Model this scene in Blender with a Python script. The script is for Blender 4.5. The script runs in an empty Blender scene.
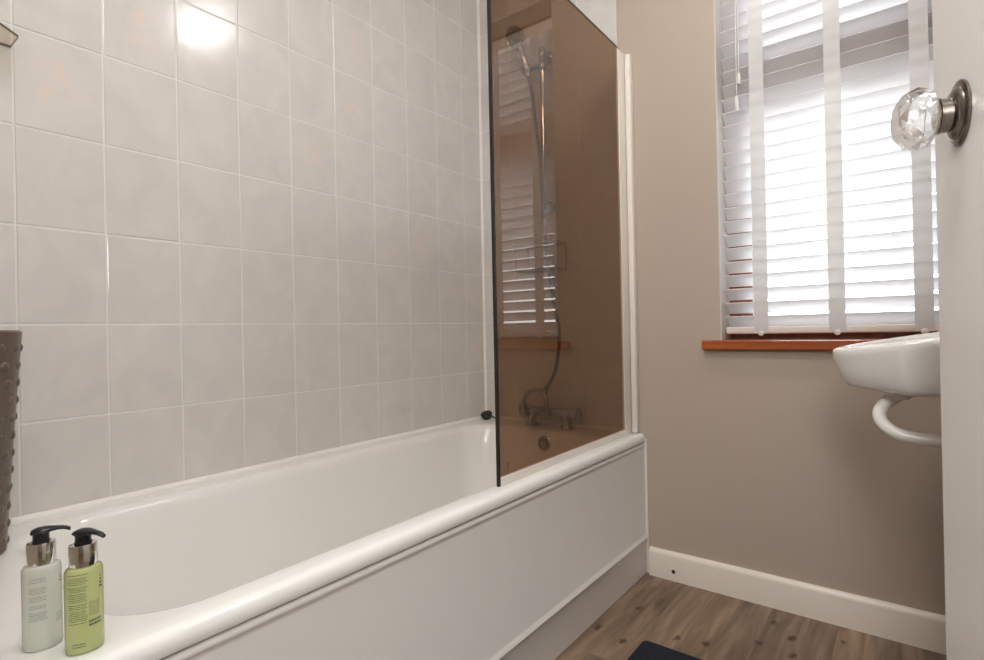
import bpy, bmesh, math, random
from mathutils import Vector, Matrix, Quaternion
PI = math.pi
rnd = random.Random(7)
C = bpy.context.scene.collection
H = 0.85            # camera height
XL, XT, XR = -1.434, -0.731, 0.31      # tiled wall, outer side of the bath, right wall
YN, YB = 0.03, 1.80                  # doorway wall, window wall
ZC = 2.40
RIM = 0.484

# ---------------------------------------------------------------- objects
ORG = {}
def worg(o):
    return ORG.get(o.name, Vector((0, 0, 0))) if o else Vector((0, 0, 0))

def obj(name, bm, mats, parent=None, origin=None, smooth=None):
    """One mesh object from a bmesh in world coordinates."""
    me = bpy.data.meshes.new(name)
    o = bpy.data.objects.new(name, me)
    C.objects.link(o)
    base = worg(parent)
    og = Vector(origin) if origin is not None else base
    bmesh.ops.translate(bm, verts=bm.verts, vec=-og)
    bmesh.ops.recalc_face_normals(bm, faces=bm.faces)
    if smooth is not None:
        lim = math.radians(smooth)
        for f in bm.faces: f.smooth = True
        for e in bm.edges:
            e.smooth = len(e.link_faces) == 2 and e.calc_face_angle(0) < lim
    bm.to_mesh(me); bm.free()
    for m in (mats if isinstance(mats, (list, tuple)) else [mats]):
        me.materials.append(m)
    if parent: o.parent = parent
    o.location = og - base
    ORG[o.name] = og
    return o

def tag(o, label=None, cat=None, group=None, kind=None):
    if label: o['label'] = label
    if cat: o['category'] = cat
    if group: o['group'] = group
    if kind: o['kind'] = kind
    return o

def thing(name, loc, label, cat, group=None):
    o = bpy.data.objects.new(name, None); C.objects.link(o)
    o.location = loc; o.empty_display_size = 0.05
    ORG[o.name] = Vector(loc)
    return tag(o, label, cat, group)

def struct(name, bm, mats, parent=None, smooth=None):
    o = obj(name, bm, mats, parent, smooth=smooth)
    if parent is None: o['kind'] = 'structure'
    return o

# ---------------------------------------------------------------- shapes
def box(bm, x0, x1, y0, y1, z0, z1, bev=0.0, seg=2, mi=0):
    r = bmesh.ops.create_cube(bm, size=1.0)
    vs = r['verts']
    for v in vs:
        v.co = Vector((x0 if v.co.x < 0 else x1, y0 if v.co.y < 0 else y1, z0 if v.co.z < 0 else z1))
    fs = set(f for v in vs for f in v.link_faces)
    for f in fs: f.material_index = mi
    if bev > 0:
        es = list(set(e for v in vs for e in v.link_edges))
        r2 = bmesh.ops.bevel(bm, geom=es, offset=bev, segments=seg, affect='EDGES', profile=0.5)
        for f in r2['faces']: f.material_index = mi
    return bm

def B(*a, **k):
    return box(bmesh.new(), *a, **k)

def frame_from(d):
    d = Vector(d).normalized()
    return Vector((0, 0, 1)).rotation_difference(d).to_matrix()

def lathe(bm, prof, origin=(0, 0, 0), axis=(0, 0, 1), n=40, sx=1.0, sy=1.0, spin=0.0, mi=0):
    """prof: list of (radius, height). Ends close when radius is 0, or are capped."""
    M = frame_from(axis) @ Matrix.Rotation(spin, 3, 'Z')
    O = Vector(origin); rings = []
    for r, h in prof:
        if r < 1e-6:
            rings.append([bm.verts.new(O + M @ Vector((0, 0, h)))])
        else:
            rings.append([bm.verts.new(O + M @ Vector((sx*r*math.cos(2*PI*i/n), sy*r*math.sin(2*PI*i/n), h))) for i in range(n)])
    for a, b in zip(rings, rings[1:]):
        for i in range(n):
            j = (i+1) % n
            if len(a) == 1 and len(b) == 1: continue
            if len(a) == 1: f = bm.faces.new((a[0], b[i], b[j]))
            elif len(b) == 1: f = bm.faces.new((a[i], a[j], b[0]))
            else: f = bm.faces.new((a[i], a[j], b[j], b[i]))
            f.material_index = mi
    for rg in (rings[0], rings[-1]):
        if len(rg) > 1: bm.faces.new(rg).material_index = mi
    return bm

def smooth_path(pts, sub=8):
    P = [Vector(p) for p in pts]; out = []
    for i in range(len(P)-1):
        p0 = P[max(i-1, 0)]; p1 = P[i]; p2 = P[i+1]; p3 = P[min(i+2, len(P)-1)]
        for k in range(sub):
            t = k/sub
            out.append(0.5*((2*p1) + (p2-p0)*t + (2*p0-5*p1+4*p2-p3)*t*t + (3*p1-p0-3*p2+p3)*t**3))
    out.append(P[-1])
    return out

def tube(bm, pts, rad, n=12, cap=True, mi=0):
    P = [Vector(p) for p in pts]
    if not callable(rad):
        r0 = rad; rad = lambda i: r0
    rings = []; q = None; prev = None
    for i, p in enumerate(P):
        t = (P[min(i+1, len(P)-1)] - P[max(i-1, 0)]).normalized()
        if prev is None:
            q = Vector((0, 0, 1)).rotation_difference(t)
        else:
            q = prev.rotation_difference(t) @ q
        prev = t
        r = rad(i)
        rings.append([bm.verts.new(p + q @ Vector((r*math.cos(2*PI*k/n), r*math.sin(2*PI*k/n), 0))) for k in range(n)])
    for a, b in zip(rings, rings[1:]):
        for k in range(n):
            bm.faces.new((a[k], a[(k+1) % n], b[(k+1) % n], b[k])).material_index = mi
    if cap:
        bm.faces.new(rings[0]).material_index = mi; bm.faces.new(rings[-1]).material_index = mi
    return bm

def loft(bm, rings, cap0=False, cap1=False, mi=0):
    R = [[bm.verts.new(Vector(p)) for p in r] for r in rings]
    for a, b in zip(R, R[1:]):
        n = len(a)
        for k in range(n):
            bm.faces.new((a[k], a[(k+1) % n], b[(k+1) % n], b[k])).material_index = mi
    if cap0: bm.faces.new(R[0])
    if cap1: bm.faces.new(R[-1])
    return bm

def rrect(x0, x1, y0, y1, r, z, nc=14, nx=14, ny=34):
    """Rounded rectangle as a closed ring with a fixed number of points."""
    out = []
    cs = [(x1-r, y0+r, -PI/2), (x1-r, y1-r, 0), (x0+r, y1-r, PI/2), (x0+r, y0+r, PI)]
    for ci, (cx, cy, a0) in enumerate(cs):
        arc = [Vector((cx + r*math.cos(a0 + PI/2*k/nc), cy + r*math.sin(a0 + PI/2*k/nc), z)) for k in range(nc+1)]
        out += arc
        nx_c = cs[(ci+1) % 4]
        s = arc[-1]; e = Vector((nx_c[0] + r*math.cos(nx_c[2]), nx_c[1] + r*math.sin(nx_c[2]), z))
        n = ny if ci % 2 == 0 else nx
        out += [s.lerp(e, k/n) for k in range(1, n)]
    return out

# ---------------------------------------------------------------- materials
def new_mat(name):
    m = bpy.data.materials.new(name); m.use_nodes = True
    nt = m.node_tree; nt.nodes.clear()
    out = nt.nodes.new('ShaderNodeOutputMaterial')
    return m, nt, out

def srgb(r, g, b):
    f = lambda c: (c/255/12.92) if c/255 <= 0.04045 else ((c/255+0.055)/1.055)**2.4
    return (f(r), f(g), f(b), 1)

def mat(name, col, rough=0.5, metal=0.0, noise=0.0, nscale=8.0, bump=0.0, bscale=60.0, coat=0.0, trans=0.0, ior=1.45, spec=0.5, emis=0.0):
    m, nt, out = new_mat(name)
    p = nt.nodes.new('ShaderNodeBsdfPrincipled'); nt.links.new(p.outputs[0], out.inputs[0])
    p.inputs['Base Color'].default_value = col
    p.inputs['Roughness'].default_value = rough
    p.inputs['Metallic'].default_value = metal
    p.inputs['IOR'].default_value = ior
    p.inputs['Specular IOR Level'].default_value = spec
    p.inputs['Coat Weight'].default_value = coat
    p.inputs['Coat Roughness'].default_value = 0.08
    p.inputs['Transmission Weight'].default_value = trans
    if emis:
        p.inputs['Emission Color'].default_value = col; p.inputs['Emission Strength'].default_value = emis
    tc = nt.nodes.new('ShaderNodeTexCoord')
    if noise > 0:
        n = nt.nodes.new('ShaderNodeTexNoise'); n.inputs['Scale'].default_value = nscale; n.inputs['Detail'].default_value = 4
        nt.links.new(tc.outputs['Object'], n.inputs['Vector'])
        mx = nt.nodes.new('ShaderNodeMix'); mx.data_type = 'RGBA'
        mx.inputs['A'].default_value = tuple(c*(1-noise) for c in col[:3]) + (1,)
        mx.inputs['B'].default_value = tuple(min(1, c*(1+noise)) for c in col[:3]) + (1,)
        nt.links.new(n.outputs['Fac'], mx.inputs['Factor'])
        nt.links.new(mx.outputs['Result'], p.inputs['Base Color'])
    if bump > 0:
        n = nt.nodes.new('ShaderNodeTexNoise'); n.inputs['Scale'].default_value = bscale; n.inputs['Detail'].default_value = 3
        nt.links.new(tc.outputs['Object'], n.inputs['Vector'])
        b = nt.nodes.new('ShaderNodeBump'); b.inputs['Strength'].default_value = bump; b.inputs['Distance'].default_value = 0.002
        nt.links.new(n.outputs['Fac'], b.inputs['Height']); nt.links.new(b.outputs['Normal'], p.inputs['Normal'])
    return m

M = {}
M['paint'] = mat('taupe_paint', srgb(182, 168, 154), 0.55, noise=0.03, nscale=3, bump=0.06, bscale=220, spec=0.3)
M['ceil'] = mat('ceiling_paint', srgb(232, 230, 226), 0.7)
M['hall'] = mat('hall_paint', srgb(214, 206, 195), 0.7)
M['gloss'] = mat('white_gloss_paint', srgb(236, 227, 214), 0.3, noise=0.015, nscale=4)
M['reveal'] = mat('reveal_paint', srgb(205, 203, 199), 0.5)
M['door'] = mat('door_gloss', srgb(230, 226, 222), 0.28, noise=0.015, nscale=3, bump=0.03, bscale=40)
M['tub'] = mat('bath_enamel', srgb(234, 233, 229), 0.2, coat=0.3)
M['panel'] = mat('bath_panel_plastic', srgb(220, 217, 213), 0.34, noise=0.012, nscale=2.5)
M['seal'] = mat('sealant', srgb(236, 233, 227), 0.5)
M['upvc'] = mat('white_upvc', srgb(225, 219, 210), 0.35)
M['chrome'] = mat('chrome', (0.80, 0.79, 0.78, 1), 0.12, 1.0)
M['dullchrome'] = mat('aged_chrome', (0.40, 0.38, 0.355, 1), 0.22, 1.0, noise=0.15, nscale=30)
M['hose'] = mat('hose_metal', (0.20, 0.185, 0.17, 1), 0.3, 1.0)
M['black'] = mat('black_plastic', (0.012, 0.012, 0.013, 1), 0.28)
M['blackseal'] = mat('black_seal', (0.012, 0.010, 0.009, 1), 0.45)
M['rubber'] = mat('dark_rubber', (0.02, 0.018, 0.016, 1), 0.4)
M['ceramic'] = mat('basin_ceramic', srgb(228, 226, 222), 0.12, coat=0.4)
M['pipe'] = mat('pipe_white', srgb(232, 228, 221), 0.25)
M['bronze'] = mat('pewter_metal', (0.24, 0.21, 0.185, 1), 0.25, 1.0, noise=0.3, nscale=60)
M['vase'] = mat('taupe_ceramic', srgb(98, 86, 74), 0.32, noise=0.12, nscale=14)
M['mat'] = mat('navy_towelling', (0.008, 0.012, 0.022, 1), 0.95, noise=0.35, nscale=120, bump=0.8, bscale=500)
M['cord'] = mat('cord_white', srgb(232, 230, 226), 0.7)
M['rail'] = mat('blind_rail', srgb(222, 215, 206), 0.45)
M['text'] = mat('print_black', (0.03, 0.035, 0.03, 1), 0.6)
M['graytext'] = mat('print_grey', (0.16, 0.17, 0.16, 1), 0.6)
M['stamp'] = mat('glass_stamp', (0.03, 0.022, 0.016, 1), 0.7)

def wood_mat(name, c1, c2, rough, axis):
    m, nt, out = new_mat(name)
    p = nt.nodes.new('ShaderNodeBsdfPrincipled'); nt.links.new(p.outputs[0], out.inputs[0])
    tc = nt.nodes.new('ShaderNodeTexCoord'); mp = nt.nodes.new('ShaderNodeMapping')
    s = [18, 18, 18]; s[axis] = 1.5
    mp.inputs['Scale'].default_value = s
    nt.links.new(tc.outputs['Object'], mp.inputs['Vector'])
    n = nt.nodes.new('ShaderNodeTexNoise'); n.inputs['Scale'].default_value = 3; n.inputs['Detail'].default_value = 6
    nt.links.new(mp.outputs[0], n.inputs['Vector'])
    r = nt.nodes.new('ShaderNodeValToRGB')
    r.color_ramp.elements[0].position = 0.3; r.color_ramp.elements[0].color = c1
    r.color_ramp.elements[1].position = 0.7; r.color_ramp.elements[1].color = c2
    nt.links.new(n.outputs['Fac'], r.inputs[0]); nt.links.new(r.outputs[0], p.inputs['Base Color'])
    p.inputs['Roughness'].default_value = rough; p.inputs['Coat Weight'].default_value = 0.3
    return m
M['sill'] = wood_mat('varnished_sill', srgb(136, 62, 22), srgb(178, 92, 42), 0.3, 0)
M['winwood'] = wood_mat('varnished_frame', srgb(112, 58, 34), srgb(150, 84, 52), 0.4, 2)

def slat_mat():
    m, nt, out = new_mat('white_slat')
    d = nt.nodes.new('ShaderNodeBsdfDiffuse'); d.inputs['Color'].default_value = (0.86, 0.86, 0.86, 1)
    t = nt.nodes.new('ShaderNodeBsdfTranslucent'); t.inputs['Color'].default_value = (0.92, 0.93, 0.95, 1)
    mx = nt.nodes.new('ShaderNodeMixShader'); mx.inputs[0].default_value = 0.40
    g = nt.nodes.new('ShaderNodeBsdfGlossy'); g.inputs['Roughness'].default_value = 0.35
    m2 = nt.nodes.new('ShaderNodeMixShader'); m2.inputs[0].default_value = 0.04
    nt.links.new(d.outputs[0], mx.inputs[1]); nt.links.new(t.outputs[0], mx.inputs[2])
    nt.links.new(mx.outputs[0], m2.inputs[1]); nt.links.new(g.outputs[0], m2.inputs[2])
    nt.links.new(m2.outputs[0], out.inputs[0])
    return m
M['slat'] = slat_mat()
def tape_mat():
    m, nt, out = new_mat('blind_tape')
    d = nt.nodes.new('ShaderNodeBsdfDiffuse'); t = nt.nodes.new('ShaderNodeBsdfTranslucent')
    n = nt.nodes.new('ShaderNodeTexNoise'); n.inputs['Scale'].default_value = 400
    r = nt.nodes.new('ShaderNodeValToRGB'); r.color_ramp.elements[0].color = (0.77, 0.765, 0.76, 1); r.color_ramp.elements[1].color = (0.84, 0.835, 0.83, 1)
    nt.links.new(n.outputs['Fac'], r.inputs[0]); nt.links.new(r.outputs[0], d.inputs[0]); nt.links.new(r.outputs[0], t.inputs[0])
    mx = nt.nodes.new('ShaderNodeMixShader'); mx.inputs[0].default_value = 0.35
    nt.links.new(d.outputs[0], mx.inputs[1]); nt.links.new(t.outputs[0], mx.inputs[2]); nt.links.new(mx.outputs[0], out.inputs[0])
    return m
M['tape'] = tape_mat()

def thin_glass(name, col, refl, rough=0.0):
    """Sheet glass: tinted see-through plus a mirror layer that grows towards grazing angles."""
    m, nt, out = new_mat(name)
    t = nt.nodes.new('ShaderNodeBsdfTransparent'); t.inputs['Color'].default_value = col
    g = nt.nodes.new('ShaderNodeBsdfGlossy'); g.inputs['Roughness'].default_value = rough
    g.inputs['Color'].default_value = (1, 0.95, 0.90, 1)
    lw = nt.nodes.new('ShaderNodeFresnel'); lw.inputs['IOR'].default_value = refl
    ge = nt.nodes.new('ShaderNodeNewGeometry')      # the mirror layer sits on the front of each face only
    sb_ = nt.nodes.new('ShaderNodeMath'); sb_.operation = 'SUBTRACT'; sb_.inputs[0].default_value = 1.0; nt.links.new(ge.outputs['Backfacing'], sb_.inputs[1])
    ml = nt.nodes.new('ShaderNodeMath'); ml.operation = 'MULTIPLY'; nt.links.new(lw.outputs[0], ml.inputs[0]); nt.links.new(sb_.outputs[0], ml.inputs[1])
    mx = nt.nodes.new('ShaderNodeMixShader')
    nt.links.new(ml.outputs[0], mx.inputs[0]); nt.links.new(t.outputs[0], mx.inputs[1]); nt.links.new(g.outputs[0], mx.inputs[2])
    nt.links.new(mx.outputs[0], out.inputs[0])
    return m
M['bronzeglass'] = thin_glass('bronze_tinted_glass', (0.545, 0.43, 0.34, 1), 1.62)
M['pane'] = thin_glass('window_glass', (0.96, 0.97, 0.97, 1), 1.4)
M['shelfglass'] = thin_glass('shelf_glass', (0.86, 0.83, 0.77, 1), 1.5)
M['shelfedge'] = mat('shelf_glass_edge', srgb(92, 92, 78), 0.1)

def crystal():
    m, nt, out = new_mat('cut_crystal')
    g = nt.nodes.new('ShaderNodeBsdfGlass'); g.inputs['IOR'].default_value = 1.5; g.inputs['Roughness'].default_value = 0.0
    g.inputs['Color'].default_value = (0.99, 0.985, 0.97, 1)
    g.inputs['IOR'].default_value = 1.38
    t = nt.nodes.new('ShaderNodeBsdfTransparent'); mx = nt.nodes.new('ShaderNodeMixShader'); mx.inputs[0].default_value = 0.35
    nt.links.new(g.outputs[0], mx.inputs[1]); nt.links.new(t.outputs[0], mx.inputs[2]); nt.links.new(mx.outputs[0], out.inputs[0])
    return m
M['crystal'] = crystal()

def lotion(name, col, dens, rough):
    m, nt, out = new_mat(name)
    p = nt.nodes.new('ShaderNodeBsdfPrincipled'); nt.links.new(p.outputs[0], out.inputs[0])
    p.inputs['Base Color'].default_value = col; p.inputs['Roughness'].default_value = rough
    p.inputs['Transmission Weight'].default_value = dens; p.inputs['IOR'].default_value = 1.3
    p.inputs['Coat Weight'].default_value = 0.5; p.inputs['Coat Roughness'].default_value = 0.05
    p.inputs['Subsurface Weight'].default_value = 0.0
    return m
M['clear'] = lotion('frosted_bottle', srgb(236, 240, 230), 0.45, 0.25)
M['green'] = lotion('green_bottle', srgb(222, 231, 168), 0.62, 0.08)

def tile_mat():
    m, nt, out = new_mat('ceramic_tile')
    L = nt.links.new
    p = nt.nodes.new('ShaderNodeBsdfPrincipled'); L(p.outputs[0], out.inputs[0])
    uv = nt.nodes.new('ShaderNodeTexCoord'); geo = nt.nodes.new('ShaderNodeNewGeometry')
    rid = geo.outputs['Random Per Island']
    off = nt.nodes.new('ShaderNodeVectorMath'); off.operation = 'ADD'
    sc = nt.nodes.new('ShaderNodeMath'); sc.operation = 'MULTIPLY'; sc.inputs[1].default_value = 37.0; L(rid, sc.inputs[0])
    L(uv.outputs['UV'], off.inputs[0]); L(sc.outputs[0], off.inputs[1])
    n1 = nt.nodes.new('ShaderNodeTexNoise'); n1.inputs['Scale'].default_value = 1.6; n1.inputs['Detail'].default_value = 5; n1.inputs['Distortion'].default_value = 1.0
    L(off.outputs[0], n1.inputs['Vector'])
    r1 = nt.nodes.new('ShaderNodeValToRGB')
    r1.color_ramp.elements[0].position = 0.3; r1.color_ramp.elements[0].color = srgb(206, 203, 199)
    r1.color_ramp.elements[1].position = 0.7; r1.color_ramp.elements[1].color = srgb(215, 211, 206)
    L(n1.outputs['Fac'], r1.inputs[0])
    # faint pink motif in the middle of about a quarter of the tiles
    d = nt.nodes.new('ShaderNodeVectorMath'); d.operation = 'DISTANCE'; d.inputs[1].default_value = (0.5, 0.5, 0)
    L(uv.outputs['UV'], d.inputs[0])
    mr = nt.nodes.new('ShaderNodeMapRange'); mr.inputs['From Min'].default_value = 0.12; mr.inputs['From Max'].default_value = 0.42
    mr.inputs['To Min'].default_value = 1; mr.inputs['To Max'].default_value = 0
    L(d.outputs['Value'], mr.inputs['Value'])
    n2 = nt.nodes.new('ShaderNodeTexNoise'); n2.inputs['Scale'].default_value = 5.0; n2.inputs['Detail'].default_value = 3
    L(off.outputs[0], n2.inputs['Vector'])
    m2 = nt.nodes.new('ShaderNodeMapRange'); m2.inputs['From Min'].default_value = 0.45; m2.inputs['From Max'].default_value = 0.68
    L(n2.outputs['Fac'], m2.inputs['Value'])
    gt = nt.nodes.new('ShaderNodeMath'); gt.operation = 'GREATER_THAN'; gt.inputs[1].default_value = 0.74; L(rid, gt.inputs[0])
    a = nt.nodes.new('ShaderNodeMath'); a.operation = 'MULTIPLY'; L(mr.outputs[0], a.inputs[0]); L(m2.outputs[0], a.inputs[1])
    b = nt.nodes.new('ShaderNodeMath'); b.operation = 'MULTIPLY'; L(a.outputs[0], b.inputs[0]); L(gt.outputs[0], b.inputs[1])
    mx = nt.nodes.new('ShaderNodeMix'); mx.data_type = 'RGBA'
    mx.inputs['B'].default_value = srgb(222, 206, 197)
    L(b.outputs[0], mx.inputs['Factor']); L(r1.outputs[0], mx.inputs['A']); L(mx.outputs['Result'], p.inputs['Base Color'])
    p.inputs['Roughness'].default_value = 0.16
    n3 = nt.nodes.new('ShaderNodeTexNoise'); n3.inputs['Scale'].default_value = 2.2; L(off.outputs[0], n3.inputs['Vector'])
    bp = nt.nodes.new('ShaderNodeBump'); bp.inputs['Strength'].default_value = 0.10; bp.inputs['Distance'].default_value = 0.01
    L(n3.outputs['Fac'], bp.inputs['Height']); L(bp.outputs[0], p.inputs['Normal'])
    return m
M['tile'] = tile_mat()
M['grout'] = mat('grout', srgb(220, 218, 214), 0.8)

def floor_mat():
    m, nt, out = new_mat('wood_vinyl')
    L = nt.links.new
    p = nt.nodes.new('ShaderNodeBsdfPrincipled'); L(p.outputs[0], out.inputs[0])
    tc = nt.nodes.new('ShaderNodeTexCoord')
    mp = nt.nodes.new('ShaderNodeMapping'); mp.inputs['Rotation'].default_value = (0, 0, PI/2)
    L(tc.outputs['Object'], mp.inputs['Vector'])
    br = nt.nodes.new('ShaderNodeTexBrick'); br.offset = 0.37
    br.inputs['Scale'].default_value = 1.0; br.inputs['Mortar Size'].default_value = 0.0006; br.inputs['Mortar Smooth'].default_value = 0.3
    br.inputs['Brick Width'].default_value = 0.92; br.inputs['Row Height'].default_value = 0.085
    br.inputs['Color1'].default_value = (0.0, 0, 0, 1); br.inputs['Color2'].default_value = (1, 1, 1, 1); br.inputs['Mortar'].default_value = (0.3, 0.3, 0.3, 1)
    L(mp.outputs[0], br.inputs['Vector'])
    # grain runs along the planks; every plank gets its own slice of the noise
    sx = nt.nodes.new('ShaderNodeMapping'); sx.inputs['Scale'].default_value = (26, 3.0, 1); L(tc.outputs['Object'], sx.inputs['Vector'])
    ad = nt.nodes.new('ShaderNodeVectorMath'); ad.operation = 'ADD'; L(sx.outputs[0], ad.inputs[0])
    ms = nt.nodes.new('ShaderNodeVectorMath'); ms.operation = 'SCALE'; ms.inputs['Scale'].default_value = 9.0
    L(br.outputs['Color'], ms.inputs[0]); L(ms.outputs[0], ad.inputs[1])
    n = nt.nodes.new('ShaderNodeTexNoise'); n.inputs['Scale'].default_value = 1.3; n.inputs['Detail'].default_value = 7; n.inputs['Distortion'].default_value = 0.6
    L(ad.outputs[0], n.inputs['Vector'])
    r = nt.nodes.new('ShaderNodeValToRGB'); e = r.color_ramp.elements
    e[0].position = 0.28; e[0].color = srgb(102, 84, 68)
    e[1].position = 0.72; e[1].color = srgb(168, 147, 126)
    x = e.new(0.5); x.color = srgb(138, 118, 99)
    L(n.outputs['Fac'], r.inputs[0])
    tone = nt.nodes.new('ShaderNodeMix'); tone.data_type = 'RGBA'; tone.blend_type = 'MULTIPLY'; tone.inputs['Factor'].default_value = 1.0
    tr = nt.nodes.new('ShaderNodeValToRGB'); tr.color_ramp.elements[0].color = (0.66, 0.66, 0.67, 1); tr.color_ramp.elements[1].color = (1.02, 0.95, 0.88, 1)
    L(br.outputs['Color'], tr.inputs[0]); L(r.outputs[0], tone.inputs['A']); L(tr.outputs[0], tone.inputs['B'])
    # knots
    ks = nt.nodes.new('ShaderNodeMapping'); ks.inputs['Scale'].default_value = (10, 5.5, 1); L(tc.outputs['Object'], ks.inputs['Vector'])
    vo = nt.nodes.new('ShaderNodeTexVoronoi'); vo.voronoi_dimensions = '2D'; vo.inputs['Scale'].default_value = 1.0; L(ks.outputs[0], vo.inputs['Vector'])
    kr = nt.nodes.new('ShaderNodeMapRange'); kr.inputs['From Min'].default_value = 0.03; kr.inputs['From Max'].default_value = 0.11
    kr.inputs['To Min'].default_value = 0.95; kr.inputs['To Max'].default_value = 0.0
    L(vo.outputs['Distance'], kr.inputs['Value'])
    km = nt.nodes.new('ShaderNodeMix'); km.data_type = 'RGBA'; km.inputs['B'].default_value = srgb(58, 38, 26)
    sx2 = nt.nodes.new('ShaderNodeSeparateColor'); L(vo.outputs['Color'], sx2.inputs[0])
    kg = nt.nodes.new('ShaderNodeMath'); kg.operation = 'GREATER_THAN'; kg.inputs[1].default_value = 0.45; L(sx2.outputs[0], kg.inputs[0])
    kk = nt.nodes.new('ShaderNodeMath'); kk.operation = 'MULTIPLY'; L(kr.outputs[0], kk.inputs[0]); L(kg.outputs[0], kk.inputs[1])
    n9 = nt.nodes.new('ShaderNodeTexNoise'); n9.inputs['Scale'].default_value = 45; L(tc.outputs['Object'], n9.inputs['Vector'])
    dv = nt.nodes.new('ShaderNodeVectorMath'); dv.operation = 'SCALE'; dv.inputs['Scale'].default_value = 0.22; L(n9.outputs['Color'], dv.inputs[0])
    da = nt.nodes.new('ShaderNodeVectorMath'); da.operation = 'ADD'; L(ks.outputs[0], da.inputs[0]); L(dv.outputs[0], da.inputs[1]); L(da.outputs[0], vo.inputs['Vector'])
    L(kk.outputs[0], km.inputs['Factor']); L(tone.outputs['Result'], km.inputs['A'])
    L(km.outputs['Result'], p.inputs['Base Color'])
    p.inputs['Roughness'].default_value = 0.45
    return m
M['floor'] = floor_mat()

# ---------------------------------------------------------------- the room
struct('floor', B(XL-0.2, 1.4, -1.5, 2.1, -0.1, 0.0), M['floor'])
struct('ceiling', B(XL-0.2, 1.4, -1.5, 2.1, ZC, ZC+0.1), M['ceil'])
# left wall with its tiling
def tiling(name, parent, joints_u, joints_z, place, mat_seed):
    """Tiles with bevelled edges and a touch of lippage over a bed of grout; place(u, z, h) gives the world point."""
    bm = bmesh.new(); uvl = bm.loops.layers.uv.new('UVMap')
    rr = random.Random(mat_seed); g = 0.0013
    for u0, u1 in zip(joints_u, joints_u[1:]):
        for z0, z1 in zip(joints_z, joints_z[1:]):
            a, b, c, d = u0+g, u1-g, z0+g, z1-g
            tu, tz = rr.gauss(0, 0.0016), rr.gauss(0, 0.0016)
            cu, cz = (a+b)/2, (c+d)/2
            rings = []
            for ins, h in ((0, 0.0005), (0.0002, 0.0042), (0.0010, 0.0056), (0.0024, 0.0060)):
                rings.append([(u, z, h + (tu*(u-cu) + tz*(z-cz) if h > 0.001 else 0)) for u, z in ((a+ins, c+ins), (b-ins, c+ins), (b-ins, d-ins), (a+ins, d-ins))])
            V = [[bm.verts.new(place(*q)) for q in r] for r in rings]
            fs = []
            for k in range(3):
                for i in range(4):
                    j = (i+1) % 4
                    fs.append((bm.faces.new((V[k][i], V[k][j], V[k+1][j], V[k+1][i])), [rings[k][i], rings[k][j], rings[k+1][j], rings[k+1][i]]))
            fs.append((bm.faces.new(V[3]), rings[3]))
            for f, q in fs:
                for l, (u, z, h) in zip(f.loops, q):
                    l[uvl].uv = ((u-u0)/0.156, (z-z0)/0.2034)
    # grout bed
    U0, U1, Z0, Z1 = joints_u[0], joints_u[-1], joints_z[0], joints_z[-1]
    vs = [bm.verts.new(place(*q)) for q in ((U0, Z0, 0.0050), (U1, Z0, 0.0050), (U1, Z1, 0.0050), (U0, Z1, 0.0050))]
    bm.faces.new(vs).material_index = 1
    return bm
wl = struct('wall_left', B(XL-0.15, XL-0.006, -0.2, 2.1, 0, ZC), M['paint'])
zj = [0.4767 + 0.2034*k for k in range(0, 10)]; zj = [z for z in zj if z < ZC-0.02] + [ZC]
yj = [YN] + [0.1155 + 0.1561*k for k in range(0, 11)] + [YB-0.002]
bmt = tiling('t', wl, yj, zj, lambda u, z, h: Vector((XL-0.006+h, u, z)), 3)
def keep_normals(name, bm, mats, parent):
    o = obj(name, bm, mats, parent); return o
keep_normals('wall_tiling', bmt, [M['tile'], M['grout']], wl)

# window wall with the opening
WX0, WX1, WZ0, WZ1 = -0.476, 0.133, 0.79, 2.14
bm = bmesh.new()
for a in ((XL-0.15, WX0, YB, 2.05, 0, ZC), (WX1, 0.45, YB, 2.05, 0, ZC), (WX0, WX1, YB, 2.05, 0, WZ0), (WX0, WX1, YB, 2.05, WZ1, ZC)):
    box(bm, *a)
wb = struct('wall_back', bm, M['paint'])
xj = [XL] + [-0.806-0.156*k for k in range(4, -1, -1)]
bmt = tiling('t', wb, xj, zj, lambda u, z, h: Vector((u, YB-h, z)), 5)
keep_normals('wall_tiling', bmt, [M['tile'], M['grout']], wb)
# painted lining of the reveal
bm = bmesh.new()
box(bm, WX0, WX0+0.003, YB+0.001, 1.905, WZ0, WZ1); box(bm, WX1-0.003, WX1, YB+0.001, 1.905, WZ0, WZ1); box(bm, WX0, WX1, YB+0.001, 1.905, WZ1-0.003, WZ1)
obj('reveal_lining', bm, M['reveal'], wb)
struct('wall_right', B(XR, XR+0.12, YN, YB, 0, ZC), M['paint'])
bm = bmesh.new()   # doorway wall with its opening
box(bm, XL-0.15, -0.60, YN-0.11, YN, 0, ZC); box(bm, 0.200, XR+0.12, YN-0.11, YN, 0, ZC); box(bm, -0.60, 0.200, YN-0.11, YN, 2.03, ZC)
wf = struct('wall_front', bm, M['paint'])
struct('wall_hall_back', B(XL-0.2, 1.4, -1.5, -1.4, 0, ZC), M['hall'])
struct('wall_hall_left', B(XL-0.3, XL-0.14, -1.5, -0.08, 0, ZC), M['hall'])
struct('wall_hall_right', B(1.3, 1.4, -1.4, YN-0.11, 0, ZC), M['hall'])
struct('wall_hall_side', B(XR+0.12, 1.4, YN-0.11, YN, 0, ZC), M['hall'])

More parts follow.
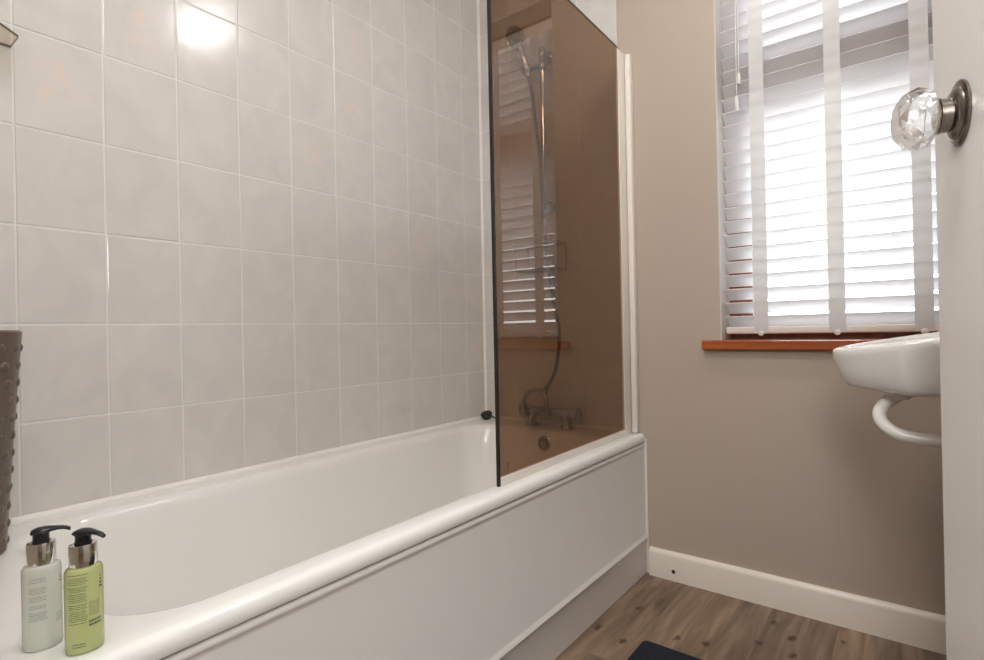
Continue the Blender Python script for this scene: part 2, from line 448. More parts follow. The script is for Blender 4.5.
def board(x0, x1, y0, y1, axis):
    """Skirting with a rounded upper front edge."""
    bm = bmesh.new(); prof = [(0, 0), (0.016, 0), (0.016, 0.078), (0.0145, 0.085), (0.011, 0.090), (0.006, 0.093), (0, 0.094)]
    rings = []
    for t in (0, 1):
        if axis == 'x': rings.append([(x0 + (x1-x0)*t, y1 - d, z) for d, z in prof])
        else: rings.append([(x1 - d, y0 + (y1-y0)*t, z) for d, z in prof])
    return loft(bm, rings, True, True)
bb = struct('baseboard_back', board(-0.722, XR, 0, YB, 'x'), M['gloss'], smooth=50)
lathe_bm = lathe(bmesh.new(), [(0.0062, 0), (0.0062, 0.0012), (0.0, 0.0014)], (-0.638, YB-0.0155, 0.032), (0, -1, 0), 16)
tag(obj('screw_hole', lathe_bm, M['bronze'], bb), 'small dark screw head in the white skirting')
struct('baseboard_right', board(0, XR, YN, YB-0.016, 'y'), M['gloss'], smooth=50)
# corner bead between bath panel and wall; sealant bead along the tiles
struct('trim_1', tube(bmesh.new(), [(XL+0.006, 0.0, RIM+0.002), (XL+0.006, YB-0.01, RIM+0.002)], 0.009, 10), M['seal'], smooth=60)
struct('trim_2', tube(bmesh.new(), [(XL+0.004, YB-0.010, RIM+0.003), (-0.79, YB-0.010, RIM+0.003)], 0.008, 10), M['seal'], smooth=60)
struct('trim_3', tube(bmesh.new(), [(XL+0.002, YB-0.008, RIM+0.01), (XL+0.002, YB-0.008, ZC)], 0.0075, 10), M['seal'], smooth=60)

# window: frame with a transom, panes
bm = bmesh.new(); F0, F1 = 1.905, 1.97
box(bm, WX0, WX0+0.075, F0, F1, WZ0, WZ1, 0.004); box(bm, WX1-0.06, WX1, F0, F1, WZ0, WZ1, 0.004)
box(bm, WX0+0.07, WX1-0.055, F0, F1, 0.79, 0.874, 0.004); box(bm, WX0+0.07, WX1-0.055, F0, F1, 1.525, 1.716, 0.004)
box(bm, WX0+0.07, WX1-0.055, F0, F1, 2.07, WZ1, 0.004)
win = struct('window_1', bm, M['winwood'])
obj('lower_pane', B(WX0+0.07, WX1-0.055, 1.94, 1.944, 0.868, 1.54), M['pane'], win)
obj('upper_pane', B(WX0+0.07, WX1-0.055, 1.94, 1.944, 1.71, 2.085), M['pane'], win)
bm = bmesh.new()
box(bm, -0.527, 0.185, 1.767, YB, 0.777, 0.807, 0.004)
box(bm, WX0+0.0035, WX1-0.0035, YB-0.005, F0, 0.785, 0.806, 0.001)
obj('window_sill', bm, M['sill'], win)

# ---------------------------------------------------------------- venetian blind
BY = 1.867; PITCH = 0.044; TH = math.radians(40); SW = 0.0258
bl = thing('venetian_blind', (-0.172, BY, 0.822), 'white venetian blind with wide tapes, lowered over the window', 'blind')
BX0, BX1 = -0.470, 0.127
def slat_bm(zc):
    bm = bmesh.new(); n = 6; rings = []
    for x in (BX0, BX1):
        top, bot = [], []
        for i in range(n+1):
            s = -1 + 2*i/n; crown = 0.0018*(1-s*s)
            dy, dz = SW*s*math.cos(TH), -SW*s*math.sin(TH)
            ny, nz = math.sin(TH), math.cos(TH)
            top.append(Vector((x, BY+dy+ny*(crown+0.0012), zc+dz+nz*(crown+0.0012))))
            bot.append(Vector((x, BY+dy+ny*(crown-0.0012), zc+dz+nz*(crown-0.0012))))
        rings.append(top + bot[::-1])
    return loft(bm, rings, True, True)
z0s = 0.8640
slat = obj('slat', slat_bm(z0s), M['slat'], bl, smooth=40)
for k in range(1, 27):
    c = slat.copy(); C.objects.link(c); c.parent = bl; c.location = (0, 0, k*PITCH)
ztop = z0s + 27*PITCH
obj('bottom_rail', B(BX0, BX1, BY-0.026, BY+0.026, 0.824, 0.847, 0.005, 3), M['rail'], bl, smooth=40)
obj('head_rail', B(BX0, BX1, BY-0.028, BY+0.028, ztop-0.012, ztop+0.03, 0.002), M['rail'], bl)
yf = BY - SW*math.cos(TH) - 0.004
for xc in (-0.366, -0.165, 0.032):
    bm = bmesh.new()
    pts = []
    nseg = 27*4
    rings = []
    for i in range(nseg+1):
        z = 0.845 + (ztop-0.845)*i/nseg
        w = 0.0012*math.sin(2*PI*(z-z0s)/PITCH)
        rings.append([(xc-0.0205, yf+w, z), (xc+0.0205, yf+w, z), (xc+0.0205, yf+w-0.0010, z), (xc-0.0205, yf+w-0.0010, z)])
    loft(bm, rings, True, True)
    box(bm, xc-0.0205, xc+0.0205, BY-0.0275, BY-0.0262, 0.826, 0.848)
    tp = obj('ladder_tape', bm, M['tape'], bl, smooth=40)
    obj('tape_clip', lathe(bmesh.new(), [(0.0085, 0), (0.0085, 0.003), (0.006, 0.0045), (0, 0.005)], (xc, BY-0.0275, 0.826), (0, -1, 0), 20), M['rail'], tp, smooth=40)
for xc, zt, zb in ((-0.414, 1.650, 1.616), (-0.4215, 1.580, 1.533)):
    cd = obj('pull_cord', tube(bmesh.new(), [(xc+0.001, yf-0.008, ztop-0.01), (xc, yf-0.010, zt-0.004)], 0.0011, 6), M['cord'], bl)
    obj('tassel', lathe(bmesh.new(), [(0.0030, 0), (0.0045, -0.006), (0.0058, zb-zt+0.003), (0.0045, zb-zt), (0, zb-zt)][::-1], (xc, yf-0.010, zt), (0, 0, 1), 14), M['cord'], cd, smooth=50)

# ---------------------------------------------------------------- bath
def bath_bm():
    x0, x1, y0, y1 = XL+0.002, XT, YN+0.002, YB-0.002
    R = []
    add = lambda *a: R.append(rrect(*a))
    add(x0+0.010, x1-0.010, y0, y1, 0.004, 0.4555)
    add(x0, x1-0.001, y0, y1, 0.006, 0.4560)
    add(x0, x1, y0, y1, 0.007, 0.4590)
    add(x0, x1, y0, y1, 0.007, 0.4690)
    add(x0, x1-0.002, y0, y1, 0.008, 0.4765)
    add(x0, x1-0.006, y0, y1, 0.010, 0.4815)
    add(x0, x1-0.012, y0, y1, 0.012, RIM-0.0004)
    add(x0+0.004, x1-0.018, y0+0.004, y1-0.004, 0.016, RIM)
    ix0, ix1, iy0, iy1 = -1.366, -0.790, 0.232, 1.668
    add(ix0-0.012, ix1+0.010, iy0-0.012, iy1+0.012, 0.135, RIM)
    add(ix0, ix1, iy0, iy1, 0.128, RIM-0.003)
    add(ix0+0.008, ix1-0.007, iy0+0.010, iy1-0.008, 0.124, RIM-0.010)
    add(ix0+0.014, ix1-0.012, iy0+0.020, iy1-0.013, 0.122, RIM-0.025)
    for t in (0.15, 0.3, 0.45, 0.6, 0.75, 0.87):
        add(ix0+0.014+0.055*t, ix1-0.012-0.050*t, iy0+0.020+0.21*t, iy1-0.013-0.055*t, 0.122, RIM-0.025-0.345*t)
    add(ix0+0.085, ix1-0.075, iy0+0.235, iy1-0.085, 0.11, 0.110)
    add(ix0+0.125, ix1-0.115, iy0+0.285, iy1-0.125, 0.09, 0.092)
    add(ix0+0.18, ix1-0.17, iy0+0.36, iy1-0.19, 0.07, 0.088)
    return loft(bmesh.new(), R, False, True)
bath = obj('bathtub', bath_bm(), M['tub'], None, (XL+0.34, 0.9, 0.0), smooth=42)
tag(bath, 'white built-in bathtub along the tiled wall', 'bathtub')
sol_y = 1.668-0.013-0.055*0.06
ov = [(0.0, 0.010), (0.010, 0.010), (0.022, 0.0085), (0.027, 0.005), (0.0275, 0.0)][::-1]
o = obj('overflow_cover', lathe(bmesh.new(), ov, (-1.054, sol_y+0.003, 0.438), (0, -1, 0.14), 36), M['dullchrome'], bath, smooth=35)
bm = bmesh.new()
for k in range(10):
    a = 2*PI*k/10
    cx, cz = -1.054+0.016*math.cos(a), 0.438+0.016*math.sin(a)
    lathe(bm, [(0.0032, 0), (0.0032, 0.002)], (cx, sol_y-0.0065, cz), (0, -1, 0.14), 10)
obj('overflow_hole', bm, M['blackseal'], o)

# bath panel
bm = bmesh.new()
prof = [(-0.030, 0.002), (-0.004, 0.002), (-0.004, 0.114), (-0.003, 0.1205), (0.0012, 0.122), (0.0036, 0.1250), (0.0022, 0.1290), (-0.0018, 0.134), (-0.0045, 0.139),
        (-0.0045, 0.432), (-0.005, 0.437), (-0.003, 0.440), (-0.0025, 0.443), (-0.003, 0.447), (-0.006, 0.4505), (-0.012, 0.4525), (-0.030, 0.4525)]
loft(bm, [[(XT+d, y, z) for d, z in prof] for y in (YN+0.004, YB-0.002)], True, True)
bp = obj('bath_panel', bm, M['panel'], bath, smooth=40)
tag(bp, 'glossy pale grey side panel with a raised moulding near the floor')
obj('screw_cap', lathe(bmesh.new(), [(0.006, 0), (0.0055, 0.003), (0, 0.004)], (XT-0.004, 1.574, 0.115-0.009), (1, 0, 0), 16), M['cord'], bp, smooth=50)
obj('end_bead', B(XT-0.006, XT+0.004, YB-0.004, YB-0.0005, 0.0, 0.4665, 0.002), M['panel'], bp)

# ---------------------------------------------------------------- shower screen
GX = -0.768; GY = 0.999
sc = thing('shower_screen', (GX, GY, RIM), 'bronze tinted glass shower screen standing on the bath rim', 'shower screen')
obj('glass_panel', B(GX-0.003, GX+0.003, GY+0.006, 1.735, 0.503, 1.812, 0.0006, 1), M['bronzeglass'], sc)
obj('edge_seal', B(GX-0.0036, GX+0.0036, GY, GY+0.0065, 0.485, 1.814), M['blackseal'], sc)
obj('bottom_seal', B(GX-0.006, GX+0.006, GY+0.0065, 1.735, RIM+0.0003, 0.505, 0.002), M['upvc'], sc)
obj('top_edge', B(GX-0.0031, GX+0.0031, GY+0.0065, 1.72, 1.8121, 1.8133), M['blackseal'], sc)
bm = bmesh.new()
box(bm, GX-0.007, GX+0.0055, 1.719, YB-0.0005, RIM+0.002, 1.806, 0.002)
box(bm, GX+0.006, GX+0.026, 1.768, YB-0.0005, RIM+0.002, 1.802, 0.006, 3)
obj('wall_profile', bm, M['upvc'], sc, smooth=40)
sc.rotation_euler = (0, 0, 0.009)
bm = bmesh.new()
for k, (dy, dz, w, h) in enumerate(((0, 0, .006, .0012), (0, .004, .004, .0012), (.001, .008, .005, .0016), (.001, .012, .0012, .006), (.004, .012, .0012, .006), (.001, .018, .0045, .0012))):
    box(bm, GX+0.0031, GX+0.0034, GY+0.035+dy, GY+0.035+dy+w, 0.515+dz, 0.515+dz+h)
obj('glass_stamp', bm, M['stamp'], sc)

# ---------------------------------------------------------------- shower rail, hand shower, mixer, basket, plug
RX, RY = -1.090, 1.748
sr = thing('shower_rail', (RX, RY, 1.30), 'chrome shower riser rail on the tiled end wall', 'shower rail')
obj('rail_bar', tube(bmesh.new(), [(RX, RY, 1.30), (RX, RY, 1.93)], 0.0095, 20), M['chrome'], sr, smooth=50)
for z in (1.325, 1.905):
    bm = tube(bmesh.new(), [(RX, RY, z), (RX, YB-0.007, z)], 0.011, 18)
    lathe(bm, [(0.022, 0), (0.022, 0.006), (0.017, 0.011), (0, 0.012)], (RX, YB-0.0065, z), (0, -1, 0), 26)
    lathe(bm, [(0.013, -0.02), (0.015, -0.017), (0.015, 0.017), (0.013, 0.02)], (RX, RY, z), (0, 0, 1), 24)
    obj('rail_bracket', bm, M['dullchrome'], sr, smooth=40)
bm = lathe(bmesh.new(), [(0.014, -0.022), (0.0165, -0.018), (0.0165, 0.018), (0.014, 0.022)], (RX, RY, 1.862), (0, 0, 1), 24)
tube(bm, [(RX, RY, 1.862), (-1.1341, 1.7138, 1.845)], 0.010, 16)
ho_dir = (-0.10, -0.10, 0.35)
lathe(bm, [(0.017, -0.016), (0.019, -0.012), (0.019, 0.012), (0.0175, 0.016)], (-1.1372, 1.7097, 1.845), ho_dir, 24)
tube(bm, [(RX, RY, 1.862), (RX+0.036, RY-0.004, 1.868)], lambda i: (0.010, 0.013)[i], 16)
obj('slider', bm, M['dullchrome'], sr, smooth=40)

hs = thing('hand_shower', (-1.1372, 1.7097, 1.845), 'chrome hand shower with a long ribbed hose, clipped on the riser rail', 'hand shower')
hp = smooth_path([(-1.1310, 1.7159, 1.815), (-1.1372, 1.7097, 1.845), (-1.1444, 1.7003, 1.885), (-1.1527, 1.6909, 1.925), (-1.1588, 1.6805, 1.950)], 6)
obj('shower_handle', tube(bmesh.new(), hp, lambda i: 0.0105+0.0035*math.sin(min(1, i/16)*PI*0.8), 18), M['dullchrome'], hs, smooth=50)
ax = Vector((-0.20, -0.80, -0.42)).normalized()
bm = lathe(bmesh.new(), [(0, -0.028), (0.012, -0.027), (0.024, -0.022), (0.034, -0.012), (0.039, 0.0), (0.0405, 0.012), (0.039, 0.018), (0.034, 0.020), (0.032, 0.018), (0, 0.019)], Vector((-1.1588, 1.6784, 1.962)), ax, 40)
hd = obj('shower_head', bm, M['dullchrome'], hs, smooth=40)
bm = bmesh.new(); Mx = frame_from(ax)
for rr_, nn in ((0.008, 6), (0.017, 12), (0.026, 18)):
    for k in range(nn):
        a = 2*PI*k/nn
        lathe(bm, [(0.0016, 0.0185), (0.0012, 0.021), (0, 0.0212)], Vector((-1.1588, 1.6784, 1.962)) + Mx @ Vector((rr_*math.cos(a), rr_*math.sin(a), 0)), ax, 8)
obj('spray_nozzles', bm, M['rubber'], hd)
hz = [(-1.1310, 1.7159, 1.815), (-1.1197, 1.7190, 1.755), (-1.1073, 1.7190, 1.65), (-1.0908, 1.7190, 1.525), (-1.0614, 1.6870, 1.336), (-1.0519, 1.6870, 1.148), (-1.0423, 1.7169, 0.96),
      (-1.0207, 1.7169, 0.852), (-1.0269, 1.7169, 0.757), (-1.0465, 1.7169, 0.685), (-1.0825, 1.7159, 0.628)]
hpts = smooth_path(hz, 40)
obj('shower_hose', tube(bmesh.new(), hpts, lambda i: 0.0062 if i % 3 else 0.0080, 10), M['hose'], hs, smooth=30)

mx_ = thing('bath_mixer_tap', (-1.0722, 1.7274, RIM), 'chrome bath shower mixer tap on the far bath rim', 'tap')
bm = tube(bmesh.new(), [(-1.1702, 1.7305, 0.540), (-0.9846, 1.7305, 0.540)], 0.019, 24)
for x in (-1.155, -1.002):
    lathe(bm, [(0.026, 0), (0.026, 0.004), (0.020, 0.010), (0.0165, 0.016), (0.0165, 0.050)], (x, 1.730, RIM+0.0005), (0, 0, 1), 26)
obj('mixer_body', bm, M['dullchrome'], mx_, smooth=40)
for s, x in ((-1, -1.170), (1, -0.985)):
    hprof = [(0.018, 0), (0.023, 0.004), (0.0245, 0.010), (0.0245, 0.030), (0.021, 0.036), (0.012, 0.040), (0, 0.041)]
    obj('tap_handle', lathe(bmesh.new(), hprof, (x, 1.730, 0.540), (s, 0, 0.05), 10), M['dullchrome'], mx_, smooth=20)
sp = smooth_path([(-1.0929, 1.7305, 0.545), (-1.0929, 1.7013, 0.552), (-1.0929, 1.6545, 0.545), (-1.0929, 1.6285, 0.525), (-1.0929, 1.6243, 0.508)], 8)
obj('spout', tube(bmesh.new(), sp, 0.0125, 20), M['dullchrome'], mx_, smooth=50)
ar = smooth_path([(-1.1671, 1.7076, 0.520), (-1.1753, 1.7013, 0.560), (-1.1630, 1.7034, 0.606), (-1.1289, 1.7076, 0.624), (-1.0949, 1.7097, 0.618), (-1.0743, 1.7065, 0.585), (-1.0681, 1.7034, 0.520)], 10)
bm = tube(bmesh.new(), ar, 0.0075, 16)
lathe(bm, [(0.011, -0.012), (0.012, -0.008), (0.012, 0.012), (0.009, 0.018)], (-1.0887, 1.7138, 0.618), (0.55, 0.05, 0.8), 20)
obj('handset_cradle', bm, M['dullchrome'], mx_, smooth=40)

sb = thing('soap_basket', (-1.1135, YB-0.007, 1.08), 'wire soap basket fixed to the tiled end wall', 'soap basket')
bx0, bx1, by0, by1, bz0, bz1 = -1.200, -1.027, 1.700, YB-0.010, 1.078, 1.180
bm = bmesh.new()
for z in (bz0, bz1):
    loop = [(bx0, by0, z), (bx1, by0, z), (bx1, by1, z), (bx0, by1, z)]
    for a, b in zip(loop, loop[1:]+loop[:1]): tube(bm, [a, b], 0.0024, 8)
for x in (bx0, bx1):
    for y in (by0, by1): tube(bm, [(x, y, bz0), (x, y, bz1)], 0.0024, 8)
obj('basket_frame', bm, M['dullchrome'], sb, smooth=50)
bm = bmesh.new()
for k in range(1, 14):
    x = bx0 + (bx1-bx0)*k/14
    tube(bm, [(x, by1, bz0), (x, by0, bz0), (x, by0, bz0+0.03)], 0.0013, 6)
tube(bm, [(bx0, by0, bz0+0.03), (bx1, by0, bz0+0.03)], 0.0013, 6)
obj('wire_grid', bm, M['dullchrome'], sb, smooth=50)

pz = RIM
pg = thing('bath_plug', (-1.375, 1.745, pz), 'small black bath plug lying on the far corner of the bath rim', 'bath plug')
axp = Vector((0.10, -0.42, 0.90)).normalized()
bm = lathe(bmesh.new(), [(0, -0.002), (0.0185, -0.002), (0.0205, 0.001), (0.0225, 0.012), (0.0245, 0.015), (0.022, 0.018), (0.010, 0.0185), (0, 0.0185)], (-1.388, 1.742, pz+0.010), axp, 28)
obj('plug_stopper', bm, M['rubber'], pg, smooth=35)
bm = tube(bmesh.new(), smooth_path([(-1.388, 1.734, pz+0.026), (-1.370, 1.732, pz+0.024), (-1.348, 1.735, pz+0.014), (-1.326, 1.738, pz+0.005)], 6), lambda i: 0.0050-0.00015*i, 10)
obj('plug_pull', bm, M['rubber'], pg, smooth=50)

# corner glass shelf, top left of the picture
shp = [(XL+0.001, YN+0.001), (XL+0.001, 0.269), (-1.374, 0.270), (-1.342, 0.237), (-1.23, 0.115), (-1.21, YN+0.001)]
bm = loft(bmesh.new(), [[(x, y, z) for x, y in shp] for z in (1.445, 1.4505)], True, True)
for f in bm.faces:
    f.normal_update()
    f.material_index = 0 if abs(f.normal.z) > 0.5 else 1
tag(obj('corner_shelf', bm, [M['shelfglass'], M['shelfedge']], None, (XL, YN, 1.445)), 'glass corner shelf high on the tiled wall, upper left', 'shelf')

# ---------------------------------------------------------------- tall hobnail vase
VC = Vector((-1.262, 0.172, RIM)); VH = 0.384
def vr(t): return 0.047 + 0.0255*t**1.15
bm = lathe(bmesh.new(), [(0, 0), (vr(0)-0.004, 0), (vr(0), 0.004)] + [(vr(t/14), VH*t/14) for t in range(1, 14)] + [(vr(1), VH-0.003), (vr(1)-0.003, VH), (vr(1)-0.007, VH-0.003), (vr(0.5)-0.008, VH*0.5), (0, VH*0.45)], VC, (0, 0, 1), 56)
vs = obj('vase', bm, M['vase'], None, VC, smooth=40)
tag(vs, 'tall dark taupe vase studded with small knobs, on the bath corner', 'vase')
bm = bmesh.new()
for r_ in range(12):
    z = 0.018 + r_*0.0305; t = z/VH
    for k in range(13):
        a = 2*PI*(k + 0.5*(r_ % 2) + 0.23*r_)/13
        d = Vector((math.cos(a), math.sin(a), -0.06)).normalized()
        lathe(bm, [(0.0085, -0.001), (0.0072, 0.0012), (0.0048, 0.0027), (0.0022, 0.0034), (0, 0.0036)], VC + Vector((math.cos(a)*(vr(t)-0.0005), math.sin(a)*(vr(t)-0.0005), z)), d, 12)
kn = obj('vase_knobs', bm, M['vase'], vs, smooth=60); kn['kind'] = 'stuff'

# ---------------------------------------------------------------- pump bottles
def bottle(name, base, mbody, label, group, spin, noz, seed, textmats):
    b = thing(name, base, label, 'bottle', group)
    bx, by, bz = base
    SX, SY = 0.0190, 0.0150
    prof = [(0, 0.0005), (0.80, 0.0), (0.95, 0.0012), (1.0, 0.005), (1.0, 0.090), (0.985, 0.0945), (0.90, 0.0975), (0.70, 0.0985), (0, 0.0985)]
    obj('bottle_body', lathe(bmesh.new(), [(r, h) for r, h in prof], base, (0, 0, 1), 56, SX, SY, spin), mbody, b, smooth=35)
    cprof = [(0, 0.0988), (0.75, 0.0988), (0.77, 0.0995), (0.77, 0.1225), (0.74, 0.1245), (0.45, 0.1250), (0, 0.1250)]
    obj('collar', lathe(bmesh.new(), cprof, base, (0, 0, 1), 48, SX*0.97, SY*1.02, spin), M['chrome'], b, smooth=35)
    bm = lathe(bmesh.new(), [(0.0088, 0.1251), (0.0088, 0.1265), (0.0080, 0.127), (0.0080, 0.1337), (0.0083, 0.1342)], base, (0, 0, 1), 28)
    nd = Vector((noz[0], noz[1], 0)).normalized(); sd = Vector((-nd.y, nd.x, 0))
    rings = []
    L = 0.034
    for s, w, zt, zb in ((-0.0098, 0.0035, 0.1377, 0.1342), (-0.0085, 0.0070, 0.1397, 0.1337), (-0.003, 0.0092, 0.1417, 0.1333), (0.004, 0.0090, 0.1420, 0.1335), (0.010, 0.0068, 0.1413, 0.1349), (0.016, 0.0048, 0.1402, 0.1355), (0.021, 0.0040, 0.1393, 0.1349), (0.025, 0.0035, 0.1379, 0.1332), (0.028, 0.0028, 0.1359, 0.1317)):
        c = Vector(base) + nd*s; zm = (zt+zb)/2; hh = (zt-zb)/2
        rings.append([c + sd*(w*math.cos(2*PI*k/14)) + Vector((0, 0, zm + hh*math.sin(2*PI*k/14))) for k in range(14)])
    loft(bm, rings, True, True)
    obj('pump', bm, M['black'], b, smooth=50)
    # printed lines wrapped on the body
    rr = random.Random(seed)
    def wrap(bm, a0, a1, z0, z1, n=None):
        n = n or max(1, int(abs(a1-a0)/0.06)); e = 1.0035
        R = Matrix.Rotation(spin, 3, 'Z'); q = []
        for i in range(n+1):
            a = a0 + (a1-a0)*i/n
            v = R @ Vector((SX*e*math.cos(a), SY*e*math.sin(a), 0))
            q.append((Vector(base)+v+Vector((0, 0, z0)), Vector(base)+v+Vector((0, 0, z1))))
        V = [(bm.verts.new(p0), bm.verts.new(p1)) for p0, p1 in q]
        for u, w in zip(V, V[1:]): bm.faces.new((u[0], w[0], w[1], u[1]))
    def line(bm, ac, half, z, h=0.00075):
        a = ac-half
        while a < ac+half-0.02:
            w = rr.uniform(0.03, 0.10); a1 = min(a+w, ac+half)
            zz = z
            wrap(bm, a, a1, zz, zz+h); a = a1+rr.uniform(0.02, 0.04)
    view = math.atan2(-by, -bx) - spin          # the side printed with small type faces the room
    return b, wrap, line, view
base1 = (-0.826, 0.1745, RIM+0.0004)
b1, wrap, line, va = bottle('soap_bottle', base1, M['clear'], 'clear white pump bottle, left of the two on the bath corner', 'pump bottles on the bath', math.radians(75), (0.30, 0.95), 1, None)
bm = bmesh.new()
for z0, n in ((0.085, 3), (0.074, 4), (0.0635, 3), (0.053, 2), (0.045, 5)):
    for k in range(n): line(bm, va-0.25, rr_ if False else rnd.uniform(0.40, 0.52), z0-0.0021*k)
for k in range(5): line(bm, va+0.95, 0.22, 0.0385-0.0022*k, 0.0009)
for k in range(3): wrap(bm, va+1.0+0.02*k, va+1.22-0.05*k, 0.075+0.004*k, 0.0775+0.004*k)
obj('printed_text', bm, M['graytext'], b1)
base2 = (-0.777, 0.2030, RIM+0.0004)
b2, wrap, line, va = bottle('soap_bottle', base2, M['green'], 'pale green pump bottle, right of the two on the bath corner', 'pump bottles on the bath', math.radians(80), (0.90, 0.50), 2, None)
bm = bmesh.new()
for z0, n in ((0.092, 1), (0.088, 4), (0.0775, 3), (0.070, 5), (0.0575, 3), (0.050, 6), (0.036, 1)):
    for k in range(n): line(bm, va-0.35, rnd.uniform(0.42, 0.58), z0-0.0022*k, 0.0009)
for k in range(8): line(bm, va+0.55, 0.30, 0.058-0.0021*k, 0.0007)
for k in range(4): wrap(bm, va+0.85+0.03*k, va+1.10-0.03*k, 0.072+0.004*k, 0.0745+0.004*k)
for k in range(2): line(bm, va+0.62, 0.38, 0.035-0.0042*k, 0.0026)
for k in range(2): line(bm, va-0.30, 0.35, 0.012-0.003*k, 0.0012)
obj('printed_text', bm, M['text'], b2)

# ---------------------------------------------------------------- wash basin on the right wall
def basin_outline(off, z, back=XR-0.001, slope=0.0):
    """Plan of the basin, shrunk by off; z rises by slope towards the wall."""
    pts = [(back, 1.046+off), (0.00, 1.046+off), (-0.014+off*0.4, 1.050+off), (-0.104+off, 1.155+off*0.6), (-0.118+off, 1.197), (-0.121+off, 1.264), (-0.117+off, 1.342),
           (-0.098+off, 1.400-off*0.6), (-0.035+off*0.5, 1.483-off), (0.00, 1.496-off), (back, 1.496-off)]
    # round the corners by one pass of corner cutting
    for _ in range(2):
        q = [pts[0]]
        for a, b in zip(pts, pts[1:]):
            q += [(a[0]*.75+b[0]*.25, a[1]*.75+b[1]*.25), (a[0]*.25+b[0]*.75, a[1]*.25+b[1]*.75)]
        q.append(pts[-1]); pts = q
    x0 = -0.121
    return [(x, y, z + slope*(x-x0)) for x, y in pts]
SL = 0.155
rings = [basin_outline(0.042, 0.7325), basin_outline(0.031, 0.7330), basin_outline(0.022, 0.7355), basin_outline(0.015, 0.743), basin_outline(0.010, 0.758, slope=SL*0.4), basin_outline(0.003, 0.776, slope=SL*0.8), basin_outline(0.0005, 0.788, slope=SL),
         basin_outline(0.0, 0.796, slope=SL), basin_outline(0.002, 0.8005, slope=SL), basin_outline(0.008, 0.803, slope=SL), basin_outline(0.020, 0.8025, slope=SL*0.98), basin_outline(0.026, 0.798, slope=SL*0.9),
         basin_outline(0.042, 0.780, slope=SL*0.4), basin_outline(0.075, 0.757), basin_outline(0.11, 0.750)]
ws = obj('wash_basin', loft(bmesh.new(), rings, True, True), M['ceramic'], None, (XR, 1.27, 0.735), smooth=48)
tag(ws, 'small white ceramic wash basin beneath the window', 'basin')
bm = lathe(bmesh.new(), [(0.017, -0.002), (0.0215, -0.002), (0.022, -0.006), (0.016, -0.009), (0.012, -0.013)], (-0.014, 1.1623, 0.7315), (0, 0, 1), 24)
pp = smooth_path([(-0.014, 1.1623, 0.728), (-0.024, 1.1602, 0.720), (-0.038, 1.1560, 0.708), (-0.044, 1.1529, 0.692), (-0.039, 1.1508, 0.676), (-0.022, 1.1487, 0.662), (0.002, 1.1477, 0.656), (0.040, 1.1467, 0.654), (0.10, 1.1467, 0.653), (XR-0.001, 1.1467, 0.653)], 8)
tube(bm, pp, 0.0105, 18)
tag(obj('curved_pipe', bm, M['pipe'], ws, smooth=40), 'white curved pipe under the basin')

# ---------------------------------------------------------------- bath mat
bm = bmesh.new()
rings = []
mx0, mx1, my0, my1 = -0.581, -0.06, 0.52, 1.386
for off, z in ((0.004, 0.0005), (0.0, 0.004), (0.0, 0.009), (0.004, 0.0135), (0.010, 0.015)):
    rings.append(rrect(mx0+off, mx1-off, my0+off, my1-off, 0.012, z, 5, 6, 8))
loft(bm, rings, True, True)
tag(obj('bath_mat', bm, M['mat'], None, (-0.32, 0.95, 0.0), smooth=50), 'dark navy bath mat on the wood-look floor', 'mat')

# ---------------------------------------------------------------- the open door on the right
EK = Vector((0.0256, 0.7205, 0)); DD = Vector((0.219, -0.976, 0)).normalized(); DN = Vector((-DD.y, DD.x, 0)); DN = -DN if DN.x > 0 else DN
ED = EK - DD*0.008; HG = ED + DD*0.735
bm = bmesh.new(); TK = 0.038
bmb = box(bm, 0, 0.735, -TK, 0, 0.006, 1.985, 0.002, 2)
Md = Matrix(((DD.x, DN.x, 0), (DD.y, DN.y, 0), (0, 0, 1)))
for v in bm.verts: v.co = ED + Md @ v.co
dr = struct('door_1', bm, M['door'])
KP = EK + DD*0.066 + Vector((0, 0, 1.0410))
def knob(pos, n):
    bm = lathe(bmesh.new(), [(0.0295, 0.0), (0.0298, 0.002), (0.0285, 0.0028), (0.0240, 0.0032), (0.0228, 0.0052), (0.0205, 0.0068), (0.0170, 0.0076), (0.0150, 0.0078), (0, 0.0078)], pos, n, 48)
    ro = tag(obj('door_knob', bm, M['bronze'], dr, smooth=30), 'faceted crystal door knob on a dark metal rose')
    obj('knob_collar', lathe(bmesh.new(), [(0.0140, 0.0074), (0.0152, 0.0082), (0.0152, 0.0150), (0.0162, 0.0155), (0.0162, 0.0166), (0.0145, 0.0170), (0, 0.0170)], pos, n, 36), M['bronze'], ro, smooth=30)
    # cut crystal: eight-sided rings, every second ring turned half a facet
    prof = [(0.0145, 0.0172), (0.0255, 0.0222), (0.0292, 0.0318), (0.0260, 0.0425), (0.0160, 0.0490)]
    bm = bmesh.new(); Mk = frame_from(n); N = 9; V = []
    for i, (r, h) in enumerate(prof):
        V.append([bm.verts.new(Vector(pos) + Mk @ Vector((r*math.cos(2*PI*(k+0.5*(i % 2))/N), r*math.sin(2*PI*(k+0.5*(i % 2))/N), h))) for k in range(N)])
    for i in range(len(V)-1):
        for k in range(N):
            a, b = V[i], V[i+1]; j = (k+1) % N
            if i % 2 == 0:
                bm.faces.new((a[k], a[j], b[k])); bm.faces.new((a[j], b[j], b[k]))
            else:
                bm.faces.new((a[k], b[j], b[k])); bm.faces.new((a[k], a[j], b[j]))
    bm.faces.new(V[0]); bm.faces.new(V[-1])
    obj('crystal_ball', bm, M['crystal'], ro)
knob(KP, DN)
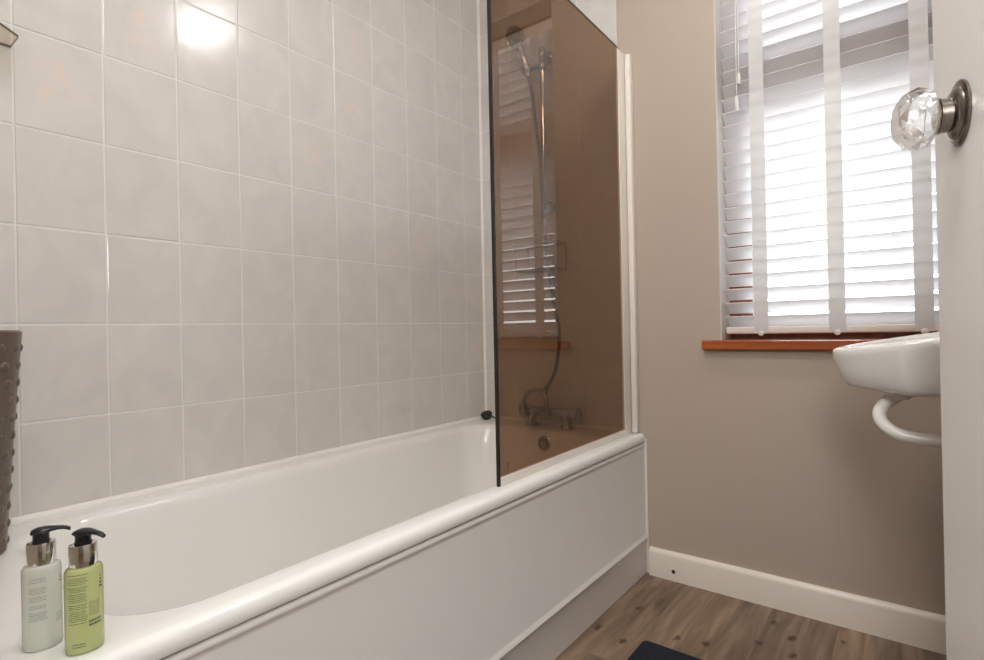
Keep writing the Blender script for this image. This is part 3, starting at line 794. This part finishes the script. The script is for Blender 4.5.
# ---------------------------------------------------------------- ceiling light
cl = thing('ceiling_light', (-0.18, 1.228, ZC), 'round white ceiling light, seen mirrored in the upper wall tiles', 'light')
obj('light_base', lathe(bmesh.new(), [(0, -0.0005), (0.118, -0.0005), (0.122, -0.006), (0.122, -0.022), (0.110, -0.024), (0, -0.024)], (-0.18, 1.228, ZC), (0, 0, 1), 48), M['gloss'], cl, smooth=40)
lm = mat('opal_diffuser', (1.0, 0.99, 0.975, 1), 0.3, emis=46.0)
obj('light_diffuser', lathe(bmesh.new(), [(0, -0.0245), (0.112, -0.0245), (0.112, -0.034), (0.100, -0.052), (0.070, -0.066), (0.035, -0.072), (0, -0.0735)], (-0.18, 1.228, ZC), (0, 0, 1), 48), lm, cl, smooth=50)

# ---------------------------------------------------------------- light
def area(name, loc, target, sx, sy, power, col=(1, 1, 1)):
    l = bpy.data.lights.new(name, 'AREA'); l.shape = 'RECTANGLE'; l.size = sx; l.size_y = sy; l.energy = power; l.color = col
    o = bpy.data.objects.new(name, l); C.objects.link(o); o.location = loc
    o.rotation_euler = (Vector(target)-Vector(loc)).to_track_quat('-Z', 'Y').to_euler()
    return o
area('hall_light', (0.12, -0.75, 1.95), (-0.3, 1.6, 0.7), 0.45, 0.45, 9, (1.0, 0.995, 0.985))
area('camera_flash', (0.085, 0.0, 1.22), (-0.45, 1.7, 0.75), 0.2, 0.2, 6.0, (1.0, 0.995, 0.985))
area('added_fill', (-0.42, 0.16, 2.22), (-0.75, 0.75, 0.5), 0.45, 0.45, 13, (1.0, 0.995, 0.985))  # added fill to brighten the left tiles, bath and door; no fixture here
po = area('window_portal', ((WX0+WX1)/2, 2.0, 1.45), ((WX0+WX1)/2, 0, 1.45), 0.62, 1.40, 1)
po.data.cycles.is_portal = True
w = bpy.data.worlds.new('overcast_sky'); bpy.context.scene.world = w; w.use_nodes = True
nt = w.node_tree; bg = nt.nodes['Background']
bg.inputs[0].default_value = (0.97, 0.98, 1.0, 1); bg.inputs[1].default_value = 6.2

# ---------------------------------------------------------------- camera
cam = bpy.data.cameras.new('camera'); co = bpy.data.objects.new('camera', cam); C.objects.link(co)
cam.sensor_fit = 'HORIZONTAL'; cam.sensor_width = 36; cam.lens = 19.6668; cam.clip_start = 0.02
r_ = Vector((0.7895383, 0.6133637, -0.02035317)); u_ = Vector((0.0172189, 0.01101131, 0.99979111)); f_ = Vector((-0.61345969, 0.78972383, 0.0018676))
co.matrix_world = Matrix(((r_.x, u_.x, -f_.x, 0), (r_.y, u_.y, -f_.y, 0), (r_.z, u_.z, -f_.z, H), (0, 0, 0, 1)))
S = bpy.context.scene; S.camera = co
S.view_settings.view_transform = 'Standard'; S.view_settings.look = 'None'; S.view_settings.exposure = 0.0
S.cycles.max_bounces = 14; S.cycles.transparent_max_bounces = 24; S.cycles.transmission_bounces = 12; S.cycles.diffuse_bounces = 6
S.cycles.caustics_reflective = False; S.cycles.caustics_refractive = True
S.cycles.sample_clamp_indirect = 6.0
